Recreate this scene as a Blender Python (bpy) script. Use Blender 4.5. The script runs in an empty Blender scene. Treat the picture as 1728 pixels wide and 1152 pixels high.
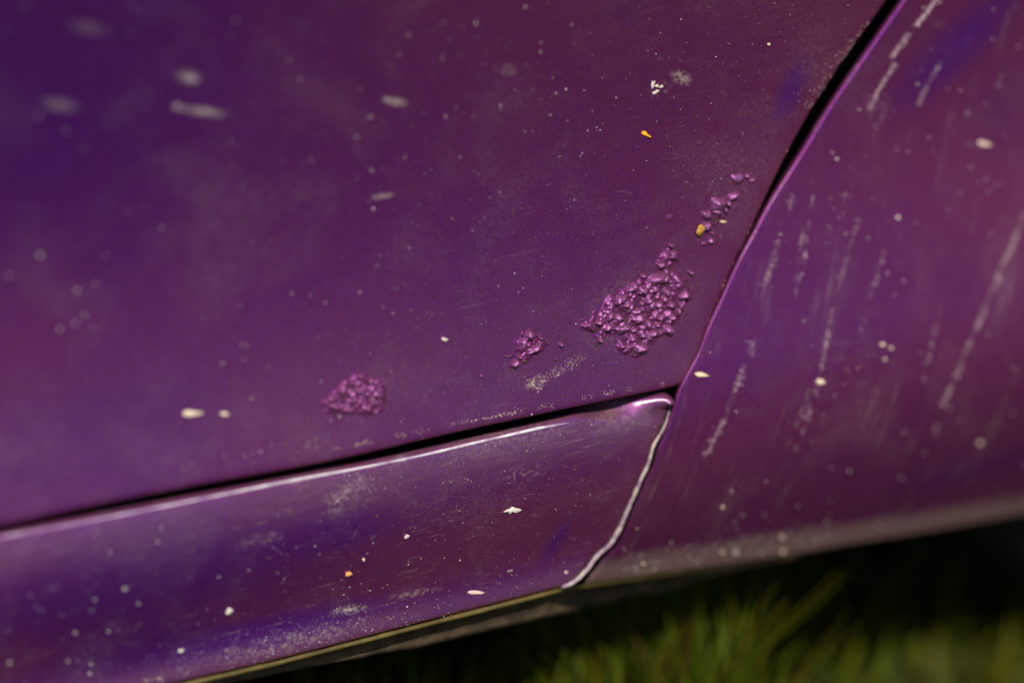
import bpy, math, random
import numpy as np
from mathutils import Vector, noise
from mathutils.geometry import delaunay_2d_cdt

random.seed(7)
RNG = np.random.default_rng(7)
R = math.radians
SC = bpy.context.scene
COL = SC.collection

# ------------------------------------------------------------------ camera, sky, sun
YAW, PITCH, DIST, LENS = R(26), R(24), 1.06, 85.0
Z0 = 0.34                                  # height of the picture's centre point on the door side
FWD = np.array([math.sin(YAW) * math.cos(PITCH), math.cos(YAW) * math.cos(PITCH), -math.sin(PITCH)])
RGT = np.array([math.cos(YAW), -math.sin(YAW), 0.0])
UPV = np.cross(RGT, FWD)
CAM = np.array([0, 0, Z0]) - DIST * FWD
cd = bpy.data.cameras.new('camera')
cam = bpy.data.objects.new('camera', cd)
COL.objects.link(cam)
cam.location = CAM
cam.rotation_euler = Vector(FWD).to_track_quat('-Z', 'Y').to_euler()
cd.lens = LENS
cd.sensor_width = 36
cd.clip_start = 0.05
cd.clip_end = 500
cd.dof.use_dof = True
cd.dof.focus_distance = 1.085
cd.dof.aperture_fstop = 1.6
cd.dof.aperture_blades = 9
SC.camera = cam

SUN_EL, SUN_AZ = R(49), R(-20)              # azimuth from the outward normal of the car side (-Y)
LDIR = np.array([math.sin(SUN_AZ) * math.cos(SUN_EL), -math.cos(SUN_AZ) * math.cos(SUN_EL), math.sin(SUN_EL)])
w = bpy.data.worlds.new('World')
SC.world = w
w.use_nodes = True
nt = w.node_tree
sky = nt.nodes.new('ShaderNodeTexSky')
sky.sky_type = 'NISHITA'
sky.sun_disc = False
sky.sun_elevation = SUN_EL
sky.sun_rotation = math.pi - SUN_AZ
nt.nodes['Background'].inputs[1].default_value = 0.08
nt.links.new(sky.outputs[0], nt.nodes['Background'].inputs[0])
sl = bpy.data.lights.new('sun', 'SUN')
sl.energy = 5.0
sl.angle = R(0.5)
sl.color = (1.0, 0.93, 0.82)
so = bpy.data.objects.new('sun', sl)
COL.objects.link(so)
so.rotation_euler = Vector(-LDIR).to_track_quat('-Z', 'Y').to_euler()
so.location = (0, -3, 3)

SC.view_settings.view_transform = 'Standard'
SC.view_settings.look = 'None'
SC.view_settings.exposure = 0.2
SC.view_settings.gamma = 1.0
SC.cycles.use_denoising = True
SC.cycles.use_adaptive_sampling = False
SC.cycles.sample_clamp_indirect = 4.0

# ------------------------------------------------------------------ surfaces of the car side: y as a function of (x, z)
def profile(keys, z_ref):
    """tilt (degrees, positive = faces upward) against height -> integrated depth."""
    zs = np.linspace(-0.45, 0.75, 2401)
    kz = np.array([k[0] for k in keys]); kt = np.array([k[1] for k in keys])
    t = np.interp(zs, kz, kt)
    ker = np.hanning(25); ker /= ker.sum()
    t = np.convolve(np.pad(t, 12, mode='edge'), ker, mode='valid')
    y = np.concatenate([[0], np.cumsum(np.tan(np.radians(t[:-1])) * np.diff(zs))])
    y -= np.interp(z_ref, zs, y)
    return lambda z: np.interp(z, zs, y)

pd = profile([(-0.08, 18), (-0.03, 17), (0.03, 11), (0.09, 2), (0.16, -4), (0.3, -5)], -0.045)
pq = profile([(-0.18, -24), (-0.135, -20), (-0.10, -11), (-0.07, 3), (-0.03, 20), (0.02, 17), (0.08, 4), (0.15, -2), (0.3, -4)], -0.045)
ps = profile([(-0.15, 16), (-0.124, 17), (-0.116, 8), (-0.106, -4), (-0.09, -3), (-0.077, 4), (-0.066, 10), (-0.058, 14), (-0.0535, 17), (-0.049, 21), (-0.04, 22)], -0.052)

def surf_door(x, z):
    zz = z - Z0
    return pd(zz) + 0.05 * (x - 0.05) ** 2 - 0.0012 * np.exp(-((x + 0.02) / 0.12) ** 2)
def surf_quarter(x, z):
    zz = z - Z0
    return pq(zz) + 0.0 + 0.10 * np.maximum(x - 0.16, 0) ** 2 - 0.0006
def surf_sill(x, z):
    zz = z - Z0
    e = np.clip((x - 0.018) / 0.040, 0, 1)
    e = e * e * (3 - 2 * e)
    sh = np.maximum(zz - (-0.0425 - 0.0080 * e), 0)      # the shoulder at the rear end of the sill leans back
    return ps(zz) + 0.0030 + 0.04 * (x - 0.05) ** 2 + SHOULDER[0] * sh * e + SHOULDER[1] * (x - 0.066) * e * np.clip(sh / 0.003, 0, 1)
SHOULDER = [0.0, 0.0]
def surf_sill_plain(x, z):
    return ps(z - Z0) + 0.0030 + 0.04 * (x - 0.05) ** 2

def ray(px, py):
    px = np.asarray(px, float); py = np.asarray(py, float)
    k = 36.0 / LENS / 1728.0
    return FWD + RGT * ((px - 864) * k)[..., None] - UPV * ((py - 576) * k)[..., None]
def hit(px, py, surf):
    """the point of the car's side seen along a sight line"""
    d = ray(px, py)
    y = np.zeros(d.shape[:-1])
    for _ in range(12):
        t = (y - CAM[1]) / d[..., 1]
        p = CAM + d * t[..., None]
        y = surf(p[..., 0], p[..., 2])
    p[..., 1] = y
    return p
_c = hit(1105, 678, surf_sill)                 # the worn shoulder shines: it leans halfway between the eye and the sun
_v = (CAM - _c) / np.linalg.norm(CAM - _c)
_h = (_v + LDIR) / np.linalg.norm(_v + LDIR)
SHOULDER[0] = float(-_h[2] / _h[1] - (ps(_c[2] - Z0 + 0.001) - ps(_c[2] - Z0 - 0.001)) / 0.002)
SHOULDER[1] = float(-_h[0] / _h[1])
def trace(pts, surf):
    a = np.array(pts, float)
    return hit(a[:, 0], a[:, 1], surf)[:, [0, 2]]
def smooth_line(p, step):
    """Catmull-Rom through the points, resampled evenly"""
    p = np.asarray(p, float)
    q = np.vstack([2 * p[0] - p[1], p, 2 * p[-1] - p[-2]])
    out = []
    for i in range(1, len(q) - 2):
        t = np.linspace(0, 1, 16, endpoint=False)[:, None]
        a, b, c, d = q[i - 1], q[i], q[i + 1], q[i + 2]
        out.append(0.5 * (2 * b + (c - a) * t + (2 * a - 5 * b + 4 * c - d) * t ** 2 + (3 * b - a - 3 * c + d) * t ** 3))
    out = np.vstack(out + [p[-1:]])
    s = np.concatenate([[0], np.cumsum(np.linalg.norm(np.diff(out, axis=0), axis=1))])
    n = max(2, int(s[-1] / step) + 1)
    u = np.linspace(0, s[-1], n)
    return np.stack([np.interp(u, s, out[:, k]) for k in range(out.shape[1])], 1)
def inside(poly, pts):
    x, y = pts[:, 0], pts[:, 1]
    r = np.zeros(len(pts), bool)
    j = len(poly) - 1
    for i in range(len(poly)):
        xi, yi = poly[i]; xj, yj = poly[j]
        c = ((yi > y) != (yj > y))
        with np.errstate(divide='ignore', invalid='ignore'):
            r ^= c & (x < (xj - xi) * (y - yi) / (yj - yi + 1e-30) + xi)
        j = i
    return r
def edge_distance(poly, pts):
    d = np.full(len(pts), 1e9)
    for i in range(len(poly)):
        a = poly[i - 1]; b = poly[i]
        ab = b - a
        t = np.clip(((pts - a) @ ab) / (ab @ ab + 1e-30), 0, 1)
        d = np.minimum(d, np.linalg.norm(pts - a - t[:, None] * ab, axis=1))
    return d

# ------------------------------------------------------------------ object helpers
def link(name, me, mat, parent=None, **props):
    o = bpy.data.objects.new(name, me)
    COL.objects.link(o)
    if mat is not None:
        me.materials.append(mat)
    if parent is not None:
        o.parent = parent
    for k, v in props.items():
        o[k] = v
    return o
def mesh(name, verts, faces, smooth=True):
    me = bpy.data.meshes.new(name)
    me.from_pydata([tuple(map(float, v)) for v in verts], [], faces)
    me.validate()
    if smooth:
        me.polygons.foreach_set('use_smooth', [True] * len(me.polygons))
    me.update()
    return me
def empty(name, loc, **props):
    o = bpy.data.objects.new(name, None)
    COL.objects.link(o)
    o.location = loc
    o.empty_display_size = 0.1
    for k, v in props.items():
        o[k] = v
    return o

# ------------------------------------------------------------------ materials
class NT:
    def __init__(self, name):
        self.m = bpy.data.materials.new(name)
        self.m.use_nodes = True
        self.t = self.m.node_tree
        self.t.nodes.clear()
        self.out = self.t.nodes.new('ShaderNodeOutputMaterial')
    def n(self, kind, **kw):
        nd = self.t.nodes.new('ShaderNode' + kind)
        for k, v in kw.items():
            setattr(nd, k, v)
        return nd
    def l(self, a, b):
        self.t.links.new(a, b)
    def set(self, sock, v):
        if hasattr(v, 'is_linked'):
            self.l(v, sock)
        else:
            sock.default_value = v
    def math(self, op, a, b=0.0, c=None, clamp=False):
        nd = self.n('Math', operation=op, use_clamp=clamp)
        self.set(nd.inputs[0], a); self.set(nd.inputs[1], b)
        if c is not None:
            self.set(nd.inputs[2], c)
        return nd.outputs[0]
    def mix(self, f, a, b):
        nd = self.n('Mix', data_type='RGBA')
        self.set(nd.inputs[0], f)
        for s, v in ((nd.inputs[6], a), (nd.inputs[7], b)):
            self.set(s, v if hasattr(v, 'is_linked') else (*v, 1) if len(v) == 3 else v)
        return nd.outputs[2]
    def noise(self, vec, scale, detail=3, rough=0.55, dist=0.0):
        nd = self.n('TexNoise')
        self.l(vec, nd.inputs['Vector'])
        nd.inputs['Scale'].default_value = scale
        nd.inputs['Detail'].default_value = detail
        nd.inputs['Roughness'].default_value = rough
        nd.inputs['Distortion'].default_value = dist
        return nd.outputs['Fac']
    def ramp(self, v, lo, hi, a=0.0, b=1.0):
        nd = self.n('MapRange', clamp=True, interpolation_type='SMOOTHSTEP')
        self.set(nd.inputs[0], v)
        for i, x in enumerate((lo, hi, a, b)):
            nd.inputs[1 + i].default_value = x
        return nd.outputs[0]
    def mapping(self, vec, loc=(0, 0, 0), rot=(0, 0, 0), scale=(1, 1, 1)):
        nd = self.n('Mapping', vector_type='POINT')
        self.l(vec, nd.inputs[0])
        nd.inputs[1].default_value = loc; nd.inputs[2].default_value = rot; nd.inputs[3].default_value = scale
        return nd.outputs[0]

    def turn(self, vec, ang):
        nd = self.n('VectorRotate', rotation_type='Y_AXIS')
        self.l(vec, nd.inputs[0]); nd.inputs['Angle'].default_value = ang
        return nd.outputs[0]

def spot_mask(b, P, cx, cz, a, c, ang, soft=0.6):
    """a stain or painted sheen: an ellipse a x c (metres) at (cx, cz) on the car side, turned by ang"""
    sub = b.n('VectorMath', operation='SUBTRACT')
    b.l(P, sub.inputs[0]); sub.inputs[1].default_value = (cx, 0, cz)
    rot = b.n('VectorRotate', rotation_type='Y_AXIS')
    b.l(sub.outputs[0], rot.inputs[0]); rot.inputs['Angle'].default_value = ang
    mul = b.n('VectorMath', operation='MULTIPLY')
    b.l(rot.outputs[0], mul.inputs[0]); mul.inputs[1].default_value = (1 / a, 0, 1 / c)
    ln = b.n('VectorMath', operation='LENGTH')
    b.l(mul.outputs[0], ln.inputs[0])
    return b.ramp(ln.outputs['Value'], 1.0, 1.0 - soft, 0.0, 1.0)

RED = (0.160, 0.028, 0.062)
BLUE = (0.064, 0.0050, 0.132)
def paint(name, spots=(), dust_amount=0.25, scuff=0.2, streak=False, rust=False, hue_shift=0.0, blues=(), gloss=0.5, bottom=None, base_line=(0.0, 0.0), band=None, coat_rough=0.13):
    b = NT(name)
    P = b.n('TexCoord').outputs['Object']
    # flakes in the metallic coat
    vo = b.n('TexVoronoi'); b.l(P, vo.inputs['Vector']); vo.inputs['Scale'].default_value = 2600
    sep = b.n('SeparateColor'); b.l(vo.outputs['Color'], sep.inputs[0])
    big = b.noise(P, 7.0, 2, 0.5)
    mid = b.noise(P, 38.0, 4, 0.6)
    fl = b.math('MULTIPLY', sep.outputs[0], 0.55)
    lw = b.n('LayerWeight'); lw.inputs[0].default_value = 0.5      # pearl pigment: bluer face on, redder at a slant
    pearl = b.ramp(lw.outputs['Facing'], 0.11, 0.24, -0.20, 0.26)
    hue = b.math('ADD', b.math('ADD', b.math('ADD', fl, pearl), b.ramp(big, 0.32, 0.68, 0.07, 0.23)), b.ramp(mid, 0.3, 0.7, 0.0, 0.07), clamp=True)
    hue = b.math('ADD', hue, 0.17, clamp=True)
    if hue_shift:
        hue = b.math('ADD', hue, hue_shift, clamp=True)
    for (cx, cz, a, c, ang, amt, thr) in blues:          # violet spots: sheen and sky reflections put into the paint colour
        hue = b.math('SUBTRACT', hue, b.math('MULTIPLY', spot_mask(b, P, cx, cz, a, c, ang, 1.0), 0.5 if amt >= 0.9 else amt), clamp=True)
    red = b.mix(b.math('MULTIPLY', sep.outputs[1], 0.5), RED, tuple(v * 1.7 for v in RED))
    blue = b.mix(b.ramp(sep.outputs[2], 0.72, 1.0), BLUE, (0.06, 0.010, 0.20))
    basec = b.mix(hue, blue, red)
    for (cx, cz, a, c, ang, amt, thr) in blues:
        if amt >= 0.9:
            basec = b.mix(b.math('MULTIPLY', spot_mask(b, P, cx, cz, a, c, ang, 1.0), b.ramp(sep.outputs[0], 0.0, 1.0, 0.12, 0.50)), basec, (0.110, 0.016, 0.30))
    if rust:
        basec = b.mix(b.math('MULTIPLY', b.n('Attribute', attribute_name='raised').outputs['Fac'], 0.34), basec, (0.48, 0.21, 0.46))  # raised paint bleached lilac, with the blister highlights painted in
    N = b.n('NewGeometry').outputs['Normal']
    pert = b.n('VectorMath', operation='SUBTRACT'); b.l(vo.outputs['Color'], pert.inputs[0]); pert.inputs[1].default_value = (0.5, 0.5, 0.5)
    sc = b.n('VectorMath', operation='SCALE'); b.l(pert.outputs[0], sc.inputs[0]); sc.inputs['Scale'].default_value = 0.32
    ad = b.n('VectorMath', operation='ADD'); b.l(N, ad.inputs[0]); b.l(sc.outputs[0], ad.inputs[1])
    nm = b.n('VectorMath', operation='NORMALIZE'); b.l(ad.outputs[0], nm.inputs[0])
    # orange peel on the lacquer
    pe = b.noise(P, 420, 2, 0.5)
    bp = b.n('Bump'); bp.inputs['Strength'].default_value = 0.08; bp.inputs['Distance'].default_value = 0.0006
    b.l(pe, bp.inputs['Height'])
    metal = b.n('BsdfPrincipled')
    b.l(basec, metal.inputs['Base Color'])
    metal.inputs['Metallic'].default_value = 1.0
    metal.inputs['Roughness'].default_value = 0.47 if rust else 0.44
    b.l(nm.outputs[0], metal.inputs['Normal'])
    metal.inputs['Coat Weight'].default_value = gloss
    metal.inputs['Coat Roughness'].default_value = coat_rough
    b.l(bp.outputs[0], metal.inputs['Coat Normal'])
    dif = b.n('BsdfPrincipled')
    b.l(b.mix(0.45, basec, (0.062, 0.006, 0.066)), dif.inputs['Base Color'])
    dif.inputs['Roughness'].default_value = 0.55
    dif.inputs['Specular IOR Level'].default_value = 0.15
    dif.inputs['Coat Weight'].default_value = gloss
    dif.inputs['Coat Roughness'].default_value = coat_rough
    b.l(bp.outputs[0], dif.inputs['Coat Normal'])
    mx = b.n('MixShader'); mx.inputs[0].default_value = 0.40 if rust else 0.40
    b.l(metal.outputs[0], mx.inputs[1]); b.l(dif.outputs[0], mx.inputs[2])
    # dust film, scuffs, stains
    fine = b.noise(P, 900, 3, 0.7)
    cloud = b.noise(P, 22, 5, 0.65, 0.6)
    film = b.math('MULTIPLY', b.ramp(cloud, 0.42, 0.78), b.ramp(fine, 0.38, 0.72))
    f = b.math('MULTIPLY', film, dust_amount)
    mp = b.mapping(b.turn(P, R(2)), scale=(60, 300, 1900))
    sx = b.noise(mp, 1.0, 3, 0.6, 0.4)
    patch = b.noise(P, 45, 3, 0.6)
    f = b.math('ADD', f, b.math('MULTIPLY', b.math('MULTIPLY', b.ramp(sx, 0.60, 0.74), b.ramp(patch, 0.46, 0.66)), scuff))
    if streak:
        mp2 = b.mapping(b.turn(P, R(-20)), scale=(230, 50, 14))
        st = b.noise(mp2, 1.0, 4, 0.62, 0.2)
        f = b.math('ADD', f, b.math('MULTIPLY', b.math('MULTIPLY', b.ramp(st, 0.55, 0.74), b.ramp(cloud, 0.35, 0.7)), 0.13))
    sz = b.n('SeparateXYZ'); b.l(P, sz.inputs[0])
    if bottom:
        z1, z2, amt = bottom
        hgt = b.math('SUBTRACT', sz.outputs[2], b.math('ADD', b.math('MULTIPLY', sz.outputs[0], base_line[0]), base_line[1]))
        g = b.math('ADD', hgt, b.math('MULTIPLY', b.math('SUBTRACT', cloud, 0.5), 0.02))
        brown = b.ramp(g, z2, z1)
        f = b.math('ADD', f, b.math('MULTIPLY', b.math('MULTIPLY', brown, b.ramp(fine, 0.2, 0.8, 0.45, 1.0)), amt))
    if band:
        z1, z2, amt = band
        g = b.math('ADD', sz.outputs[2], b.math('MULTIPLY', b.math('SUBTRACT', cloud, 0.5), 0.014))
        f = b.math('ADD', f, b.math('MULTIPLY', b.math('MULTIPLY', b.ramp(g, z1, z2), b.ramp(sx, 0.25, 0.8, 0.3, 1.0)), amt))
    for (cx, cz, a, c, ang, amt, thr) in spots:
        m = spot_mask(b, P, cx, cz, a, c, ang, 0.85)
        q = b.math('MULTIPLY', m, b.ramp(b.noise(P, 520, 5, 0.75), thr, thr + 0.16))
        if streak:
            q = b.math('MULTIPLY', q, b.ramp(b.noise(P, 130, 3, 0.7), 0.40, 0.66, 0.0, 0.95))
        f = b.math('ADD', f, b.math('MULTIPLY', q, amt))
    f = b.math('MINIMUM', f, 0.92)
    du = b.n('BsdfPrincipled')
    dirt = b.mix(b.noise(P, 150, 3, 0.6), (0.44, 0.34, 0.34), (0.40, 0.33, 0.25))
    if bottom:
        dirt = b.mix(brown, dirt, (0.20, 0.145, 0.11))
    b.l(dirt, du.inputs['Base Color']); du.inputs['Roughness'].default_value = 0.9
    du.inputs['Specular IOR Level'].default_value = 0.1
    m2 = b.n('MixShader'); b.l(f, m2.inputs[0]); b.l(mx.outputs[0], m2.inputs[1]); b.l(du.outputs[0], m2.inputs[2])
    last = m2
    if rust:
        at = b.n('Attribute', attribute_name='crack')
        ru = b.n('BsdfPrincipled')
        b.l(b.mix(b.noise(P, 700, 3, 0.7), (0.012, 0.005, 0.003), (0.050, 0.022, 0.012)), ru.inputs['Base Color'])
        ru.inputs['Roughness'].default_value = 0.85
        m3 = b.n('MixShader')
        b.l(at.outputs['Fac'], m3.inputs[0]); b.l(last.outputs[0], m3.inputs[1]); b.l(ru.outputs[0], m3.inputs[2])
        last = m3
    b.l(last.outputs[0], b.out.inputs[0])
    return b.m

def simple(name, c1, c2, scale, rough=0.7, spec=0.4, metallic=0.0, bump=0.0, trans=0.0, attr=None):
    b = NT(name)
    P = b.n('TexCoord').outputs['Object']
    p = b.n('BsdfPrincipled')
    col = b.mix(b.ramp(b.noise(P, scale, 4, 0.65), 0.3, 0.7), c1, c2)
    if attr:
        a = b.n('Attribute', attribute_name=attr)
        mu = b.n('Mix', data_type='RGBA', blend_type='MULTIPLY'); mu.inputs[0].default_value = 1.0
        b.l(a.outputs['Color'], mu.inputs[6]); b.l(col, mu.inputs[7])
        col = mu.outputs[2]
    b.l(col, p.inputs['Base Color'])
    p.inputs['Roughness'].default_value = rough
    p.inputs['Specular IOR Level'].default_value = spec
    p.inputs['Metallic'].default_value = metallic
    if bump:
        bp = b.n('Bump'); bp.inputs['Strength'].default_value = bump; bp.inputs['Distance'].default_value = 0.002
        b.l(b.noise(P, scale * 3, 4, 0.7), bp.inputs['Height'])
        b.l(bp.outputs[0], p.inputs['Normal'])
    if trans:
        t = b.n('BsdfTranslucent'); b.l(col, t.inputs[0])
        mx = b.n('MixShader'); mx.inputs[0].default_value = trans
        b.l(p.outputs[0], mx.inputs[1]); b.l(t.outputs[0], mx.inputs[2])
        b.l(mx.outputs[0], b.out.inputs[0])
    else:
        b.l(p.outputs[0], b.out.inputs[0])
    return b.m

def spots_at(lst, surf):
    out = []
    for px, py, a, c, ang, amt, thr in lst:
        p = hit(px, py, surf)
        d = hit(px + 8 * math.cos(R(ang)), py - 8 * math.sin(R(ang)), surf) - p
        k = math.hypot(d[0], d[2]) / 8
        out.append((float(p[0]), float(p[2]), a * k, c * 0.00026, math.atan2(d[2], d[0]), amt, thr))
    return out

_qb = hit(np.array([1100.0, 1700.0]), np.array([968.0, 872.0]), surf_quarter)
_k = float((_qb[1, 2] - _qb[0, 2]) / (_qb[1, 0] - _qb[0, 0]))
QLINE = (_k, float(_qb[0, 2] - _k * _qb[0, 0]))   # the bottom edge of the quarter panel
M_DOOR = paint('faded_purple_door_paint', spots_at([
    (905, 645, 26, 14, 25, 0.55, 0.44), (945, 625, 60, 12, 32, 0.34, 0.48), (1150, 132, 26, 16, -25, 0.42, 0.42),
    (1112, 150, 26, 18, 10, 0.35, 0.50), (340, 188, 62, 9, -8, 0.42, 0.36), (318, 130, 30, 14, -12, 0.30, 0.36), (100, 177, 44, 14, -8, 0.2, 0.36),
    (148, 47, 50, 14, -8, 0.12, 0.36), (668, 172, 26, 10, -10, 0.40, 0.36), (645, 331, 26, 7, 8, 0.40, 0.36), (855, 118, 26, 14, -10, 0.18, 0.4),
    (1180, 105, 130, 10, -4, 0.16, 0.52), (1400, 110, 90, 16, 55, 0.30, 0.55), (1080, 520, 150, 95, 30, 0.10, 0.44)], surf_door),
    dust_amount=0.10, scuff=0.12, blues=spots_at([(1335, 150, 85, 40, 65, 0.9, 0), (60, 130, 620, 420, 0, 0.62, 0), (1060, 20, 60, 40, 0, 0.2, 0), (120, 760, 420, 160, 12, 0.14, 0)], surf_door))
M_QUARTER = paint('faded_purple_quarter_paint', spots_at([
    (1695, 440, 95, 7, 66, 0.42, 0.33), (1640, 570, 75, 7, 68, 0.55, 0.33), (1603, 655, 55, 8, 68, 0.50, 0.33), (1395, 575, 75, 6, 80, 0.45, 0.36), (1425, 450, 70, 5, 74, 0.36, 0.36),
    (1350, 700, 80, 6, 70, 0.34, 0.36), (1238, 665, 75, 8, 72, 0.38, 0.38), (1303, 440, 85, 8, 75, 0.34, 0.40), (1560, 22, 48, 5, 60, 0.6, 0.33), (1487, 145, 52, 5, 60, 0.5, 0.33), (1515, 80, 26, 5, 58, 0.5, 0.33), (1350, 420, 95, 5, 80, 0.32, 0.38),
    (1468, 500, 85, 5, 74, 0.26, 0.38), (1565, 145, 44, 5, 62, 0.38, 0.36), (1575, 570, 90, 6, 75, 0.22, 0.38), (1640, 245, 26, 8, -10, 0.25, 0.36), (1590, 45, 30, 12, -25, 0.16, 0.4), (1420, 640, 120, 260, -18, 0.05, 0.4)], surf_quarter),
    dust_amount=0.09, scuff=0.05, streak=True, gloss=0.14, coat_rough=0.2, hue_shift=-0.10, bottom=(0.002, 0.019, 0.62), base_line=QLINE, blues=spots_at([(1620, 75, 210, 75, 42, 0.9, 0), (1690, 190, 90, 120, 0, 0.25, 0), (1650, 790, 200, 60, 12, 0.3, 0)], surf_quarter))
M_SILL = paint('faded_purple_sill_paint', spots_at([
    (585, 825, 40, 26, 30, 0.55, 0.53), (860, 740, 170, 36, 12, 0.09, 0.40), (1050, 705, 80, 36, 12, 0.12, 0.40), (590, 1028, 40, 12, 8, 0.5, 0.44),
    (480, 1085, 210, 26, 14, 0.30, 0.46), (700, 1000, 60, 10, 10, 0.25, 0.46), (440, 910, 60, 16, 12, 0.22, 0.46), (880, 800, 60, 20, 10, 0.25, 0.5)], surf_sill),
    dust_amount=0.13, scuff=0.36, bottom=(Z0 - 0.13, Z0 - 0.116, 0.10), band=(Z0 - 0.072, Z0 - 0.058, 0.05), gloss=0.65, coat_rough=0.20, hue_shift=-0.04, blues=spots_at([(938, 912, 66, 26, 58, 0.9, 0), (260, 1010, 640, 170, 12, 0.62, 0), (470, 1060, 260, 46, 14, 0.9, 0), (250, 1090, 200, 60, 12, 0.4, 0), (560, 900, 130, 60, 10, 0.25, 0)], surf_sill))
M_RUST = paint('blistered_purple_paint', dust_amount=0.05, scuff=0.02, rust=True, gloss=0.15, coat_rough=0.34)
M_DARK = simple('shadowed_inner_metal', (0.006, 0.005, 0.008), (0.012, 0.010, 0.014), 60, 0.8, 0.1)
M_RUBBER = simple('dusty_black_rubber', (0.006, 0.006, 0.006), (0.018, 0.017, 0.014), 900, 0.75, 0.3, bump=0.5)
M_SEAM = simple('sunlit_mud_line', (0.50, 0.43, 0.39), (0.18, 0.09, 0.17), 130, 0.5, 0.5, bump=0.4)  # dried dirt, its pale colour also standing for the sunlit sill edge
M_FLANGE = simple('dirty_underseal', (0.028, 0.020, 0.013), (0.085, 0.058, 0.036), 80, 0.7, 0.3, bump=0.3)
M_EDGE = simple('olive_reflection_edge', (0.055, 0.040, 0.010), (0.105, 0.076, 0.022), 90, 0.35, 0.5)  # olive colour paints in the grass reflected by the rolled edge

# ------------------------------------------------------------------ panels with rolled edges
def panel(name, poly, surf, mat, parent, prof, spacing=0.004, seg=0.0025, depth=0.012):
    """poly: closed outline (x, z) of the outermost edge; prof(p) -> (inset, drop) rings from the face outwards."""
    pts = []
    n = len(poly)
    for i in range(n):
        a, c = poly[i], poly[(i + 1) % n]
        k = max(1, int(np.linalg.norm(c - a) / seg))
        for j in range(k):
            pts.append(a + (c - a) * j / k)
    P = np.array(pts)
    area = 0.5 * np.sum(P[:, 0] * np.roll(P[:, 1], -1) - np.roll(P[:, 0], -1) * P[:, 1])
    if area < 0:
        P = P[::-1]
    t = np.roll(P, -1, 0) - np.roll(P, 1, 0)
    t /= np.linalg.norm(t, axis=1)[:, None] + 1e-12
    nin = np.stack([-t[:, 1], t[:, 0]], 1)
    rings = [prof(p) for p in P]
    K = len(rings[0])
    rp = np.array([[P[i] + nin[i] * rings[i][k][0] for k in range(K)] for i in range(len(P))])
    rd = np.array([[rings[i][k][1] for k in range(K)] for i in range(len(P))])
    inner = rp[:, 0]
    lo, hi = inner.min(0), inner.max(0)
    gx, gz = np.meshgrid(np.arange(lo[0], hi[0], spacing), np.arange(lo[1], hi[1], spacing))
    g = np.stack([gx.ravel(), gz.ravel()], 1)
    g[:, 0] += (np.round((g[:, 1] - lo[1]) / spacing) % 2) * spacing * 0.5
    g = g[inside(inner, g)]
    g = g[edge_distance(inner, g) > spacing * 0.55]
    co = [Vector(v) for v in inner] + [Vector(v) for v in g]
    nI = len(inner)
    vo, eo, fo, ov, _, _ = delaunay_2d_cdt(co, [(i, (i + 1) % nI) for i in range(nI)], [list(range(nI))], 1, 1e-7)
    back = {}
    for i, src in enumerate(ov):
        for s in src:
            back[s] = i
    V2 = np.array([[v[0], v[1]] for v in vo])
    verts = [(x, surf(x, z), z) for x, z in V2]
    faces = [tuple(f) for f in fo]
    prev = [back[i] for i in range(nI)]
    for k in range(1, K + 1):
        kk = min(k, K - 1)
        extra = depth if k == K else 0.0
        cur = []
        for i in range(nI):
            x, z = rp[i, kk]
            cur.append(len(verts))
            verts.append((x, float(surf(x, z)) + rd[i, kk] + extra, z))
        for i in range(nI):
            j = (i + 1) % nI
            faces.append((prev[i], cur[i], cur[j], prev[j]))
        prev = cur
    return link(name, mesh(name, verts, faces), mat, parent)
def rolled(r, n=5):
    a = [math.pi / 2 * k / n for k in range(n + 1)]
    return [(r * (1 - math.sin(x)), r * (1 - math.cos(x))) for x in a]

car = empty('parked_car', (0, 0, 0), label='purple parked car with a rust-blistered lower door corner, sill and quarter panel', category='car')

# door
edge_px = [(1560, -100), (1498, 0), (1433, 90), (1378, 174), (1333, 253), (1295, 330), (1263, 399), (1243, 438), (1215, 504), (1194, 553), (1180, 591), (1166, 625), (1158, 640), (1146, 650), (1128, 656),
           (1102, 661), (1011, 680), (872, 709), (734, 739), (600, 770), (486, 793), (347, 818), (174, 852), (0, 890)]
e = trace(edge_px, surf_door)
e = smooth_line(e, 0.0022)
top = np.array([[e[0, 0] + 0.16, 0.72]])
mid = smooth_line(np.vstack([top, e[0:1]]), 0.02)[:-1]
zl = e[-1, 1] + (e[-1, 1] - e[-40, 1]) * 4
door_poly = np.vstack([mid, e, [[-0.62, zl]], [[-0.62, 0.72]]])
door = panel('door', door_poly, surf_door, M_DOOR, car, lambda p, r=rolled(0.0016): r)

# quarter panel
qe_px = [(1620, -130), (1526, 0), (1460, 94), (1401, 180), (1352, 260), (1297, 347), (1273, 392), (1247, 440), (1218, 504), (1194, 556), (1179, 596), (1160, 632), (1146, 660), (1137, 692), (1129, 716), (1120, 741), (1112, 759),
         (1105, 786), (1092, 812), (1079, 843), (1067, 869), (1056, 897), (1042, 923), (1022, 944), (1003, 968), (985, 985)]
qb_px = [(1046, 977), (1160, 961), (1267, 946), (1336, 936), (1440, 917), (1579, 894), (1728, 866), (1900, 832)]
q1 = smooth_line(trace(qe_px, surf_quarter), 0.0022)
q2 = smooth_line(trace([qe_px[-1]] + qb_px, surf_quarter), 0.003)
qr = q2[-1]
quarter_poly = np.vstack([[[q1[0, 0] + 0.17, 0.72]], q1, q2[1:], [[0.75, qr[1] - 0.004]], [[0.75, 0.72]]])
def q_prof(p):
    zz = p[1] - Z0
    return rolled(0.0006 + 0.0010 * float(np.clip((zz + 0.03) / 0.12, 0, 1)))
quarter = panel('quarter_panel', quarter_poly, surf_quarter, M_QUARTER, car, q_prof, depth=0.0012)

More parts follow.
